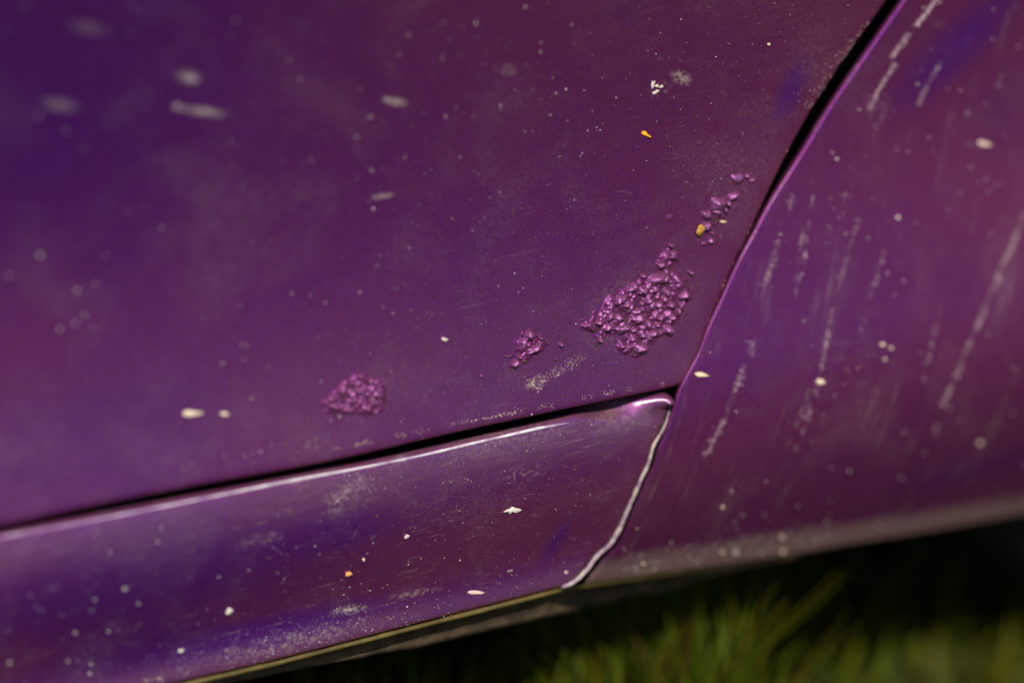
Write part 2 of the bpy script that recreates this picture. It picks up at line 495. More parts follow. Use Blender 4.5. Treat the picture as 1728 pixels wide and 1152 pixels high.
# sill
st_px = [(0, 900), (174, 868), (347, 834), (486, 806), (600, 785), (700, 765), (803, 741), (907, 717), (1011, 690), (1075, 673), (1105, 663), (1120, 661), (1128, 666), (1131, 680), (1129, 696)]
sr_px = [(1120, 719), (1109, 742), (1101, 758), (1094, 784), (1080, 811), (1067, 842), (1055, 867), (1044, 893), (1028, 918), (1007, 936), (988, 960), (966, 984), (950, 992)]
sb_px = [(872, 1012), (734, 1047), (600, 1082), (451, 1120), (312, 1152), (150, 1190), (0, 1225)]
s1 = smooth_line(trace(st_px, surf_sill_plain), 0.002)
s2 = smooth_line(trace([st_px[-1]] + sr_px, surf_sill_plain), 0.002)
s3 = smooth_line(trace([sr_px[-1]] + sb_px, surf_sill), 0.003)
sx0 = -0.62
sill_poly = np.vstack([[[sx0, s1[0, 1] + 0.002]], s1, s2[1:], s3[1:], [[sx0, s3[-1, 1] - 0.002]]])
xe = s1[-1, 0]
ztop = float(np.interp(xe, s1[:, 0], s1[:, 1]))
def s_prof(p):
    x, z = p
    return rolled(0.0026)
sill = panel('sill_panel', sill_poly, surf_sill, M_SILL, car, s_prof, spacing=0.0025, depth=0.0015)

M_WORN_GLINT = simple('worn_lilac_glint', (0.26, 0.17, 0.29), (0.66, 0.60, 0.66), 70, 0.25, 0.9)  # chipped lilac edge that also paints in the highlight along the sill top
# the metal behind the gaps, the floor of the car
def sheet(name, x0, x1, z0, z1, yf, mat, parent, n=24):
    xs = np.linspace(x0, x1, n); zs = np.linspace(z0, z1, n)
    v = [(x, yf(x, z), z) for z in zs for x in xs]
    f = [(j * n + i, j * n + i + 1, (j + 1) * n + i + 1, (j + 1) * n + i) for j in range(n - 1) for i in range(n - 1)]
    return link(name, mesh(name, v, f), mat, parent)
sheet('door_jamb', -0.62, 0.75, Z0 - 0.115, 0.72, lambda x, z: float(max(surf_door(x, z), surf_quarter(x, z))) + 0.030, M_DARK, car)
v = []; f = []
for (z, y) in ((Z0 - 0.114, 0.046), (Z0 - 0.114, 1.70), (Z0 - 0.04, 1.70), (Z0 - 0.04, 0.046)):
    v += [(-1.9, y, z), (2.1, y, z)]
f = [(0, 1, 3, 2), (2, 3, 5, 4), (4, 5, 7, 6), (6, 7, 1, 0)]
link('floor_pan', mesh('floor_pan', v, f, False), simple('dusty_underseal', (0.10, 0.085, 0.07), (0.16, 0.135, 0.11), 20, 0.9, 0.1), car)

def tube(name, pts3, rad, mat, parent, seg=8, wob=0.25, nscale=300, flat=(1, 1), **props):
    pts3 = np.asarray(pts3)
    n = len(pts3)
    v = []; f = []
    for i, p in enumerate(pts3):
        a = pts3[max(i - 1, 0)]; c = pts3[min(i + 1, n - 1)]
        t = (c - a) / (np.linalg.norm(c - a) + 1e-12)
        s = np.cross(t, [0, 1, 0]); s /= np.linalg.norm(s) + 1e-12
        u = np.cross(s, t)
        r0 = rad(i / (n - 1)) if callable(rad) else rad
        for k in range(seg):
            an = 2 * math.pi * k / seg
            d = s * math.cos(an) * flat[0] + u * math.sin(an) * flat[1]
            q = p + d * r0
            r = r0 * (1 + wob * noise.noise(Vector(q) * nscale))
            v.append(p + d * r)
    for i in range(n - 1):
        for k in range(seg):
            f.append((i * seg + k, i * seg + (k + 1) % seg, (i + 1) * seg + (k + 1) % seg, (i + 1) * seg + k))
    f.append(tuple(range(seg)))
    f.append(tuple((n - 1) * seg + k for k in range(seg))[::-1])
    return link(name, mesh(name, v, f), mat, parent, **props)
def along(px_list, surf, step, dy=0.0):
    c = smooth_line(trace(px_list, surf), step)
    return np.array([(x, float(surf(x, z)) + dy, z) for x, z in c])

tube('door_seal', along([(1590, -110), (1512, 0), (1447, 92), (1390, 178), (1343, 257), (1297, 340), (1268, 395), (1236, 460), (1206, 530), (1185, 590)], surf_quarter, 0.002, 0.012),
     lambda t: 0.0052 * (1 - 0.75 * t), M_RUBBER, car, wob=0.35, nscale=500)
tube('sunlit_dirt_seam', along([(1133, 688), (1124, 719), (1111, 742), (1103, 758), (1096, 784), (1083, 811), (1070, 842), (1058, 868), (1047, 894), (1032, 919), (1011, 938), (992, 962), (972, 982), (950, 992)], surf_sill, 0.0007, 0.0011),
     lambda t: 0.0005 + 0.00055 * math.sin(min(1.0, t * 1.1) * 2.0), M_SEAM, sill, wob=0.22, nscale=330)
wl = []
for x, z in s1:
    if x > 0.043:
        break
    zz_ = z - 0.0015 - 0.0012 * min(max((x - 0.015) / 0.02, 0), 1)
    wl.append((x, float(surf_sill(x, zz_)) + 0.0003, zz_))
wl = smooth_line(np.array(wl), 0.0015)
tube('worn_glint_edge', wl, lambda t: (0.00035 + 0.0004 * t) * min(1.0, (1.02 - t) / 0.12), M_WORN_GLINT, sill, seg=8, wob=0.35, nscale=110)
# rolled bottom edge of the sill and the flange below it
bot = [(0, 1227), (150, 1192), (312, 1154), (451, 1122), (600, 1084), (734, 1049), (872, 1014), (955, 992), (1046, 979), (1160, 963), (1267, 948), (1336, 938)]
flb_px = [(0, 1254), (150, 1214), (312, 1171), (382, 1153), (560, 1118), (699, 1094), (838, 1061), (977, 1030), (1081, 1003), (1115, 1003), (1128, 998), (1180, 979), (1267, 957), (1345, 938)]
m = 150
ux = np.linspace(0, 1345, m)
ty = np.interp(ux, [q[0] for q in bot], [q[1] for q in bot]) + 1.0
by = np.maximum(np.interp(ux, [q[0] for q in flb_px], [q[1] for q in flb_px]), ty + 0.5)
back = 0.014 * np.clip((1345 - ux) / 330, 0.02, 1)
wq = np.clip((ux - 930) / 60, 0, 1)
def edge_at(px, py, wt, dy):
    fn = lambda x, z: (1 - wt) * surf_sill(x, z) + wt * surf_quarter(x, z) + dy
    return hit(px, py, fn)
tp = np.array([edge_at(ux[i], ty[i], wq[i], 0.0012) for i in range(m)])
bt = np.array([edge_at(ux[i], by[i], wq[i], back[i]) for i in range(m)])
v = []; f = []
rows = 7
for i in range(m):
    for k in range(rows):
        t = k / (rows - 1)
        p = tp[i] * (1 - t) + bt[i] * t
        p[1] = tp[i, 1] + (bt[i, 1] - tp[i, 1]) * min(1, t * 1.6) ** 0.7
        p[1] += 0.0008 * noise.noise(Vector(p) * 120)
        v.append(p)
    v.append(v[-1] + np.array([0, 0.004, 0.0005]))
    v.append(v[-1] + np.array([0, 0.02, 0.018]))
R2 = rows + 2
for i in range(m - 1):
    for k in range(R2 - 1):
        f.append((i * R2 + k, i * R2 + k + 1, (i + 1) * R2 + k + 1, (i + 1) * R2 + k))
v = [np.array(q) for q in v]
link('sill_flange', mesh('sill_flange', v, f), M_FLANGE, car)
tube('sill_edge', tp[::2] + np.array([0, 0.0004, 0.0]), lambda t: 0.0012 * (1 - 0.75 * max(0, t - 0.65) / 0.35), M_EDGE, sill, wob=0.25, nscale=160)

# the wheel just beyond the frame, behind the quarter panel, placed to shade the grass
def ring(name, prof_pts, cx, cy, cz, mat, parent, n=48):
    v = []; f = []
    k = len(prof_pts)
    for i in range(n):
        a = 2 * math.pi * i / n
        for (r, y) in prof_pts:
            v.append((cx + r * math.cos(a), cy + y, cz + r * math.sin(a)))
    for i in range(n):
        for j in range(k - 1):
            a = i * k + j; b = ((i + 1) % n) * k + j
            f.append((a, b, b + 1, a + 1))
    return link(name, mesh(name, v, f), mat, parent)
M_RIM = simple('dull_alloy', (0.35, 0.35, 0.36), (0.28, 0.28, 0.29), 60, 0.4, 0.5, metallic=0.8)
wheel = ring('wheel', [(0.19, 0.0), (0.22, -0.012), (0.275, -0.008), (0.30, 0.02), (0.305, 0.09), (0.30, 0.16), (0.275, 0.188), (0.22, 0.19), (0.19, 0.18)], 0.585, 0.045, 0.30, M_RUBBER, car)
ring('rim', [(0.0, 0.02), (0.05, 0.015), (0.06, 0.03), (0.16, 0.05), (0.18, 0.01), (0.192, 0.004), (0.192, 0.18), (0.0, 0.18)], 0.585, 0.045, 0.30, M_RIM, wheel)

# ------------------------------------------------------------------ rust blisters on the door
def frame_at(px, py, ang, surf):
    """centre and two unit directions on the surface for a mark turned by ang degrees in the view, with metres per pixel"""
    c = hit(px, py, surf)
    d = 6.0
    ca, sa = math.cos(R(ang)), math.sin(R(ang))
    a = hit(px + d * ca, py - d * sa, surf) - c
    b = hit(px + d * sa, py + d * ca, surf) - c
    return c, a / d, b / d
def blister(px, py, la, lb, ang, h, seed, crackle=0.0, dark=False):
    c, A, B = frame_at(px, py, ang, surf_door)
    nr, ns = 11, 26
    off = Vector((seed * 3.1, seed * 1.7, seed * 0.9))
    v = []; cr = []; ra = []
    for i in range(nr):
        r = (i / (nr - 1)) * 1.12
        for k in range(ns if i else 1):
            th = 2 * math.pi * k / ns
            lump = 1 + 0.42 * noise.noise(Vector((math.cos(th) * 1.2, math.sin(th) * 1.2, 0)) + off)
            q = c + A * (la * r * lump * math.cos(th)) + B * (lb * r * lump * math.sin(th))
            y = float(surf_door(q[0], q[2]))
            dome = 1.0 * h * (max(0.0, 1 - r ** 2.2) ** 0.85) - (0.0002 if r >= 1 else 0)
            pq_ = Vector((q[0], q[2], 0))
            nz = noise.noise(pq_ * 330 + off) * 0.30 + noise.noise(pq_ * 800 + off) * 0.09 + noise.noise(pq_ * 1900 + off) * 0.03
            dome *= max(0.25, 1 + nz)
            v.append((q[0] - c[0], y - dome - c[1], q[2] - c[2]))
            ra.append((dome / 0.0012 - 0.1) if not dark else 0.0)
            cr.append(1.0 if dark and r < 0.95 else max(0.0, min(1.0, (r - 0.86) * 5)) * crackle * (1 if math.sin(th) > -0.2 else 0.2))
    f = [(0, 1 + k, 1 + (k + 1) % ns) for k in range(ns)]
    for i in range(1, nr - 1):
        for k in range(ns):
            a = 1 + (i - 1) * ns + k; b = 1 + (i - 1) * ns + (k + 1) % ns
            f.append((a, a + ns, b + ns, b))
    nm_ = 'rust_hole' if dark else 'rust_blister'
    me = mesh(nm_, v, f)
    at = me.attributes.new('crack', 'FLOAT', 'POINT')
    at.data.foreach_set('value', np.array(cr, np.float32))
    at = me.attributes.new('raised', 'FLOAT', 'POINT')
    at.data.foreach_set('value', np.clip(np.array(ra, np.float32), 0, 1))
    o = link(nm_, me, M_RUST, door)
    o.location = c
    return o
sd = 0
def blisters(ox, oy, k, lst, h=0.0030):
    global sd
    for it in lst:
        x, y, a, b, ang = it[:5]
        hh = it[5] if len(it) > 5 else 1.0
        crk = it[6] if len(it) > 6 else 0.35
        sd += 1
        blister(ox + x / k, oy + y / k, 0.92 * a / k, 0.92 * b / k, ang, h * hh * (0.6 + 0.4 * min(a, b) / 40 * 4.8 / k), sd, crk)
blisters(960, 380, 4.8, [
    (520, 500, 62, 36, 38), (410, 600, 66, 46, 35), (715, 425, 92, 46, 30, 1.2), (240, 782, 38, 27, 10), (155, 805, 48, 27, 0), (330, 730, 58, 36, 42), (318, 822, 52, 40, 30),
    (440, 832, 72, 40, 25, 1.1), (398, 745, 42, 46, 10), (545, 692, 62, 28, 18), (560, 752, 60, 44, 20), (465, 640, 46, 30, 20, 1, 0.8), (575, 985, 76, 52, 12, 1.1, 0.9), (680, 868, 62, 32, 22),
    (808, 842, 52, 52, 30, 1, 0.7), (930, 560, 58, 42, 30), (986, 380, 28, 24, 0), (840, 240, 46, 36, 45), (745, 320, 52, 30, 10, 1, 0.8), (430, 975, 34, 28, 20, 1, 0.6), (250, 922, 32, 22, 30, 1, 0.8),
    (595, 525, 42, 42, 40), (690, 510, 44, 40, 15), (790, 540, 40, 34, 30), (720, 640, 48, 40, 20), (640, 610, 40, 32, 35), (820, 640, 42, 36, 15), (640, 800, 36, 50, 20), (740, 740, 46, 34, 30),
    (870, 440, 36, 28, 40), (600, 890, 46, 30, 15, 1, 0.7), (820, 160, 26, 22, 0), (895, 650, 24, 46, 25), (280, 690, 26, 18, 20), (595, 405, 30, 18, 20), (830, 740, 40, 30, 20)])
blisters(1140, 270, 7.2, [
    (515, 525, 118, 92, 48, 1.2, 0.5), (500, 630, 80, 56, -12, 0.9, 0.9), (370, 660, 66, 58, 40, 1, 0.6), (372, 800, 72, 60, 35, 1.1, 0.9), (705, 435, 92, 44, 42), (635, 525, 44, 46, 30, 1, 0.8),
    (755, 230, 100, 80, 20, 0.5, 0.1), (865, 195, 44, 30, 40, 0.7), (935, 235, 52, 20, 32, 0.7, 0.6), (605, 610, 30, 44, 20), (435, 985, 52, 40, 20, 0.6), (345, 1010, 46, 30, 10, 0.5), (445, 885, 30, 24, 0, 0.6)], 0.0026)
blisters(840, 530, 8.23, [
    (440, 280, 82, 80, 40, 1.1), (515, 462, 160, 54, 40, 1.1, 0.6), (235, 680, 84, 52, 40, 1.1, 0.9), (310, 372, 34, 28, 20), (255, 466, 27, 22, 0), (342, 432, 40, 26, 20), (600, 330, 48, 22, -22, 1, 0.8),
    (690, 390, 20, 20, 0), (300, 585, 38, 32, 20, 1, 0.8), (150, 572, 74, 18, 8, 0.7), (420, 205, 22, 18, 0), (535, 278, 20, 16, 0), (865, 408, 44, 32, 35, 1, 0.8), (790, 612, 22, 13, 10)], 0.0028)
blisters(520, 600, 9.6, [
    (835, 320, 66, 44, 15), (720, 432, 66, 42, 45), (1010, 392, 76, 36, 30), (855, 540, 118, 44, 25), (490, 542, 56, 34, 10), (405, 640, 44, 34, 20), (382, 790, 70, 44, 20, 1.1), (752, 690, 66, 34, -15),
    (1030, 640, 56, 36, 32), (660, 870, 50, 46, 50), (285, 740, 56, 44, 20, 0.8), (1090, 750, 40, 60, 10, 0.8), (1090, 900, 70, 40, 30, 0.7), (1160, 610, 80, 22, 15, 0.7), (1210, 450, 34, 34, 0, 0.8)], 0.0027)
blisters(0, 0, 1, [(1131, 367, 7, 6, 20, 0.5, 0.1), (813, 634, 5, 3.5, 20, 0.9, 0.3)], 0.0010)

for i_, (x, y, a, b_, an, h_) in enumerate([(1181, 398, 6.5, 4, 10, 0.0006), (886, 609, 5.5, 3.6, 20, 0.0010), (864, 622, 5, 2, 10, 0.0007), (1054, 540, 6, 4, 15, 0.0016), (1058, 522, 6, 3, 20, 0.0016), (1007, 581, 5, 2, 10, 0.0010),
                                            (1123, 455, 7, 2.5, 8, 0.0012), (1126, 559, 5, 3, 20, 0.0014), (1068, 596, 5, 2.2, 12, 0.0010), (1003, 557, 7, 2, 5, 0.0012), (1208, 372, 6, 2.5, -20, 0.0010)]):
    blister(x, y, a, b_, an, h_, 900 + i_, 1.0, True)

def rust_patch(poly_px, n_lumps, lo, hi, hgt, seed):
    """crackled paint between the larger blisters: one raised, lumpy sheet"""
    rg = np.random.default_rng(seed)
    poly = trace(poly_px, surf_door)
    lo2, hi2 = poly.min(0) - 0.003, poly.max(0) + 0.003
    st = 0.00032
    nx = int((hi2[0] - lo2[0]) / st) + 1; nz = int((hi2[1] - lo2[1]) / st) + 1
    X, Z = np.meshgrid(lo2[0] + np.arange(nx) * st, lo2[1] + np.arange(nz) * st)
    pts = np.stack([X.ravel(), Z.ravel()], 1)
    sdist = edge_distance(poly, pts) * np.where(inside(poly, pts), 1, -1)
    wob = np.array([noise.noise(Vector((p[0] * 260, p[1] * 260, seed))) for p in pts]) * 0.0018
    wob += np.array([noise.noise(Vector((p[0] * 800, p[1] * 800, seed))) for p in pts]) * 0.0008
    m = np.clip((sdist + wob) / 0.0030, -1, 1)
    H = np.full(len(pts), -0.0001)
    c = rg.uniform(lo2, hi2, (n_lumps, 2))
    wx = np.array([noise.noise(Vector((p[0] * 420, p[1] * 420, seed + 7))) for p in pts]) * 0.0009
    wz = np.array([noise.noise(Vector((p[0] * 420, p[1] * 420, seed + 17))) for p in pts]) * 0.0009
    for (cx, cz) in c:
        a = lo + (hi - lo) * rg.random() ** 1.8; bb = a * rg.uniform(0.55, 0.95); an = R(rg.uniform(10, 60))
        dx, dz = pts[:, 0] + wx - cx, pts[:, 1] + wz - cz
        uu = (dx * math.cos(an) + dz * math.sin(an)) / a; vv = (-dx * math.sin(an) + dz * math.cos(an)) / bb
        q = np.clip(1 - uu * uu - vv * vv, 0, None) ** 0.8 * hgt * (a / hi) * rg.uniform(0.5, 1.1)
        H = np.maximum(H, q - 0.0001)
    n2 = np.array([noise.noise(Vector((p[0] * 1400, p[1] * 1400, seed + 3))) for p in pts])
    Ht = np.where(m > 0, np.clip(m, 0, 1) * (H + 0.0004 + 0.00008 * n2), m * 0.0004)
    crack = np.clip((0.00010 - H) / 0.00012, 0, 1) * np.clip(n2 * 4 + 0.05, 0, 1) * np.clip(m * 2, 0, 1) * 0.8
    Y = surf_door(pts[:, 0], pts[:, 1]) - Ht
    keep = (m > -0.5)
    idx = np.full(len(pts), -1)
    idx[keep] = np.arange(keep.sum())
    V = np.stack([pts[keep, 0], Y[keep], pts[keep, 1]], 1)
    F = []
    I = idx.reshape(nz, nx)
    for j in range(nz - 1):
        for i in range(nx - 1):
            q = (I[j, i], I[j, i + 1], I[j + 1, i + 1], I[j + 1, i])
            if min(q) >= 0:
                F.append(tuple(int(t) for t in q))
    me = mesh('rust_patch', V, F)
    at = me.attributes.new('crack', 'FLOAT', 'POINT')
    at.data.foreach_set('value', crack[keep].astype(np.float32))
    at = me.attributes.new('raised', 'FLOAT', 'POINT')
    at.data.foreach_set('value', np.clip(Ht[keep] / 0.0014 - 0.4, 0, 1).astype(np.float32))
    return link('rust_patch', me, M_RUST, door)
def Z(ox, oy, k, pts):
    return [(ox + x / k, oy + y / k) for x, y in pts]
rust_patch(Z(960, 380, 4.8, [(70, 830), (110, 770), (250, 690), (290, 590), (400, 540), (480, 490), (560, 440), (640, 420), (720, 370), (700, 280), (760, 200), (820, 140), (880, 190), (900, 290), (850, 340), (900, 400), (960, 420),
    (1000, 540), (980, 600), (930, 680), (850, 820), (800, 880), (680, 950), (600, 1040), (520, 1070), (430, 1040), (380, 980), (390, 900), (320, 880), (250, 960), (200, 900), (120, 860)]), 760, 0.0009, 0.0026, 0.0021, 11)
rust_patch(Z(1140, 270, 7.2, [(300, 780), (330, 620), (420, 560), (470, 450), (600, 430), (680, 380), (770, 380), (720, 500), (640, 640), (560, 730), (450, 820), (360, 880)]), 90, 0.0009, 0.0020, 0.0014, 12)
rust_patch(Z(1140, 270, 7.2, [(300, 950), (400, 900), (490, 900), (500, 1000), (420, 1060), (300, 1040)]), 60, 0.0005, 0.0012, 0.0008, 13)
rust_patch(Z(840, 530, 8.23, [(130, 740), (220, 620), (90, 590), (250, 520), (240, 380), (350, 230), (440, 190), (530, 260), (640, 320), (700, 390), (640, 490), (500, 590), (400, 660), (250, 760)]), 150, 0.0008, 0.0020, 0.0015, 14)
rust_patch(Z(520, 600, 9.6, [(200, 760), (350, 600), (450, 500), (600, 380), (780, 280), (900, 270), (1060, 360), (1230, 430), (1290, 740), (1200, 900), (1050, 960), (800, 980), (500, 960), (280, 920)]), 260, 0.0009, 0.0022, 0.0018, 15)

# ------------------------------------------------------------------ loose specks, dust and paint chips (nobody could count them)
OCT = np.array([(1, 0, 0), (-1, 0, 0), (0, 1, 0), (0, -1, 0), (0, 0, 1), (0, 0, -1)], float)
OCF = [(0, 2, 4), (2, 1, 4), (1, 3, 4), (3, 0, 4), (2, 0, 5), (1, 2, 5), (3, 1, 5), (0, 3, 5)]
SPK = dict(door=[], sill=[], quarter=[])
SURF = dict(door=surf_door, sill=surf_sill, quarter=surf_quarter)
COLS = [(0.60, 0.55, 0.52), (0.48, 0.39, 0.32), (0.40, 0.33, 0.37), (0.52, 0.42, 0.36), (0.33, 0.26, 0.21)]
def speck(which, px, py, size, col=None, ang=None):
    SPK[which].append((px, py, size, col if col is not None else COLS[int(RNG.integers(len(COLS)))], ang))
def streak(which, pts, n, width, lo, hi, col=None, gap=0.5):
    c = smooth_line(np.array(pts, float), 3.0)
    for _ in range(n):
        i = RNG.integers(len(c) - 1)
        if noise.noise(Vector((c[i, 0] * 0.045, c[i, 1] * 0.045, len(pts)))) < gap - 0.55:
            continue
        p = c[i] + RNG.normal(0, width, 2)
        t = c[i + 1] - c[i]
        speck(which, p[0], p[1], lo * (hi / lo) ** (RNG.random() ** 2), col, math.atan2(-t[1], t[0]) + RNG.normal(0, 0.25))
PALE = (0.56, 0.45, 0.49)
streak('quarter', [(1582, -4), (1565, 20), (1545, 45)], 285, 2.0, 0.60, 1.50, PALE, 0.2)
streak('quarter', [(1532, 58), (1518, 80), (1503, 98)], 133, 2.5, 0.60, 1.50, PALE, 0.2)
streak('quarter', [(1510, 108), (1490, 140), (1465, 186)], 171, 2.2, 0.60, 1.56, PALE, 0.4)
streak('quarter', [(1586, 108), (1568, 140), (1548, 180)], 114, 1.9, 0.60, 1.63, PALE, 0.4)
streak('quarter', [(1350, 300), (1325, 370), (1305, 440), (1280, 505)], 361, 3.7, 0.52, 1.36, PALE, 0.45)
streak('quarter', [(1372, 330), (1357, 430), (1342, 500)], 171, 2.2, 0.60, 1.50, PALE, 0.5)
streak('quarter', [(1448, 370), (1425, 450), (1400, 540), (1388, 610), (1365, 700), (1338, 770)], 437, 2.8, 0.60, 1.77, PALE, 0.55)
streak('quarter', [(1275, 565), (1245, 650), (1215, 720), (1190, 775)], 380, 3.4, 0.60, 1.50, PALE, 0.5)
streak('quarter', [(1732, 355), (1695, 450), (1662, 525), (1630, 600), (1595, 675), (1570, 760)], 513, 2.8, 0.75, 2.04, PALE, 0.55)
streak('quarter', [(1492, 425), (1472, 500), (1450, 560)], 114, 2.2, 0.60, 1.77, PALE, 0.5)
streak('quarter', [(1592, 500), (1575, 570), (1555, 650)], 76, 3.1, 0.68, 1.63, PALE, 0.5)
streak('quarter', [(1500, 150), (1440, 280), (1400, 400)], 76, 8.7, 0.60, 1.36, PALE, 0.3)
for _ in range(150):
    x, y = RNG.uniform(1180, 1740), RNG.uniform(0, 900)
    if x > 1560 - y * 0.62 or y > 640:
        speck('quarter', x, y, RNG.choice([0.9, 1.2, 1.6, 2.2]), PALE)
for _ in range(150):
    x = RNG.uniform(1050, 1400)
    speck('quarter', x, 972 - (x - 1050) * 0.155 - abs(RNG.normal(0, 22)), RNG.choice([0.8, 1.1, 1.6]))
# door: edge chips beside the gaps
streak('door', [(1496, 8), (1438, 75), (1400, 130), (1360, 190)], 220, 6.0, 0.45, 1.3, (0.66, 0.56, 0.50), 0.45)
streak('door', [(1440, 78), (1405, 120), (1350, 185)], 80, 12, 0.4, 1.0, (0.66, 0.56, 0.50), 0.45)
streak('door', [(1430, 95), (1376, 178), (1331, 257), (1292, 336), (1240, 440), (1192, 552)], 45, 1.2, 0.7, 1.7, (0.60, 0.42, 0.24), 0.3)
streak('door', [(560, 758), (640, 742), (734, 722), (872, 694), (960, 676), (1060, 657), (1130, 645)], 460, 2.2, 0.40, 1.1, (0.62, 0.46, 0.38), 0.55)
streak('door', [(780, 713), (872, 696)], 60, 1.2, 0.5, 1.2, (0.74, 0.60, 0.50), 0.1)
streak('door', [(900, 655), (930, 632), (985, 603)], 130, 6, 0.35, 0.9, (0.62, 0.50, 0.42), 0.3)
streak('door', [(895, 645), (915, 655)], 60, 4, 0.4, 1.1, (0.72, 0.58, 0.42), 0.0)
streak('door', [(300, 790), (450, 762), (600, 738)], 40, 8, 0.8, 1.4, None, 0.3)
streak('door', [(690, 541), (760, 524), (842, 505)], 160, 0.5, 0.15, 0.4, (0.30, 0.20, 0.30), 0.1)
for _ in range(900):                                   # fine sprinkle over the sharp band of the door
    x, y = RNG.uniform(500, 1500), RNG.uniform(0, 760)
    if x < 1495 - y * 0.62:
        speck('door', x, y, 0.32 * (4.0 ** (RNG.random() ** 3)))
for _ in range(70):
    x, y = RNG.uniform(0, 1000), RNG.uniform(0, 800)
    speck('door', x, y, RNG.choice([0.9, 1.2, 1.6, 2.0]), (0.50, 0.40, 0.46))
for x, y, s in [(68, 431, 3.0), (130, 490, 2.6), (127, 545, 2.4), (101, 556, 2.2), (142, 532, 2.0), (630, 352, 2.2), (627, 288, 2.0), (625, 198, 1.9), (803, 40, 1.9), (886, 12, 1.8), (912, 88, 1.4), (955, 151, 1.7), (938, 158, 1.3),
                (752, 197, 1.6), (845, 178, 1.4), (776, 265, 1.2), (1007, 215, 1.3), (1013, 220, 1.2), (979, 264, 1.0), (1040, 165, 1.3), (607, 493, 1.5), (549, 511, 1.6), (425, 672, 1.7), (439, 762, 1.6), (412, 768, 1.1), (1149, 33, 1.3),
                (1208, 96, 1.2), (1230, 74, 0.8), (958, 204, 1.1), (1148, 185, 0.9), (1108, 205, 0.7), (1431, 9, 0.8), (690, 418, 1.3), (663, 529, 1.2), (376, 613, 1.5), (692, 523, 1.0), (573, 703, 1.9), (492, 495, 1.6)]:
    speck('door', x, y, s, (0.68, 0.62, 0.62))
# sill
for _ in range(1150):
    x = RNG.uniform(0, 1120); y0 = 905 - x * 0.205; y1 = min(1152, 1225 - x * 0.245)
    y = RNG.uniform(y0, y1)
    dense = noise.noise(Vector((x * 0.008, y * 0.012, 5.0)))
    if (dense > -0.15 or RNG.random() < 0.35) and (x > 450 or RNG.random() < 0.4):
        speck('sill', x, y, 0.34 * (4.5 ** (RNG.random() ** 3)) * (1.0 + 0.5 * max(0, (450 - x) / 450)), (0.36, 0.29, 0.32) if x < 450 else None)
streak('sill', [(240, 1150), (420, 1105), (600, 1060), (760, 1020)], 420, 9, 0.4, 1.2, (0.66, 0.58, 0.60), 0.45)
streak('sill', [(250, 1120), (420, 1078), (600, 1035)], 260, 12, 0.25, 0.7, (0.62, 0.52, 0.72), 0.5)
streak('sill', [(560, 850), (590, 825), (630, 800)], 220, 11, 0.4, 1.2, (0.66, 0.58, 0.52), 0.2)
streak('sill', [(640, 800), (760, 770), (900, 735), (1050, 695)], 220, 9, 0.35, 0.8, (0.6, 0.5, 0.52), 0.5)
streak('sill', [(560, 1034), (600, 1026)], 60, 3, 0.4, 1.2, None, 0.0)
streak('sill', [(240, 1148), (280, 1143)], 40, 1.5, 0.5, 1.2, (0.7, 0.6, 0.5), 0.0)
for x, y, s in [(210, 993, 3.0), (127, 1067, 2.6), (183, 1065, 2.0), (234, 1018, 1.9), (151, 1136, 2.6), (16, 1118, 2.6), (265, 914, 2.0), (186, 931, 2.0), (160, 1011, 2.0), (369, 973, 1.4), (420, 962, 1.3), (154, 1120, 2.0), (272, 890, 1.7), (115, 1115, 1.8), (858, 963, 2.0), (863, 962, 1.8), (1085, 952, 1.8),
                (687, 1023, 1.8), (580, 1003, 1.1), (625, 996, 1.1), (590, 990, 1.2), (820, 750, 1.2), (845, 744, 0.9)]:
    speck('sill', x, y, s, (0.68, 0.62, 0.60))

for which, n_, box in (('sill', 60, (40, 1080, 0, 1)), ('door', 45, (500, 1400, 0, 1))):      # hairline scratches
    for _ in range(n_):
        x0 = RNG.uniform(box[0], box[1])
        y0 = RNG.uniform(905 - x0 * 0.205 + 15, 1225 - x0 * 0.245 - 15) if which == 'sill' else RNG.uniform(10, 720)
        an = RNG.normal(0.2, 0.45); L_ = RNG.uniform(18, 85); cv = RNG.normal(0, 0.5)
        pts_ = [(x0 + L_ * t_ * math.cos(an + cv * t_), y0 - L_ * t_ * math.sin(an + cv * t_)) for t_ in (0, 0.35, 0.7, 1.0)]
        streak(which, pts_, int(L_ * 1.1), 0.35, 0.12, 0.42, (0.40, 0.30, 0.38), 0.9)

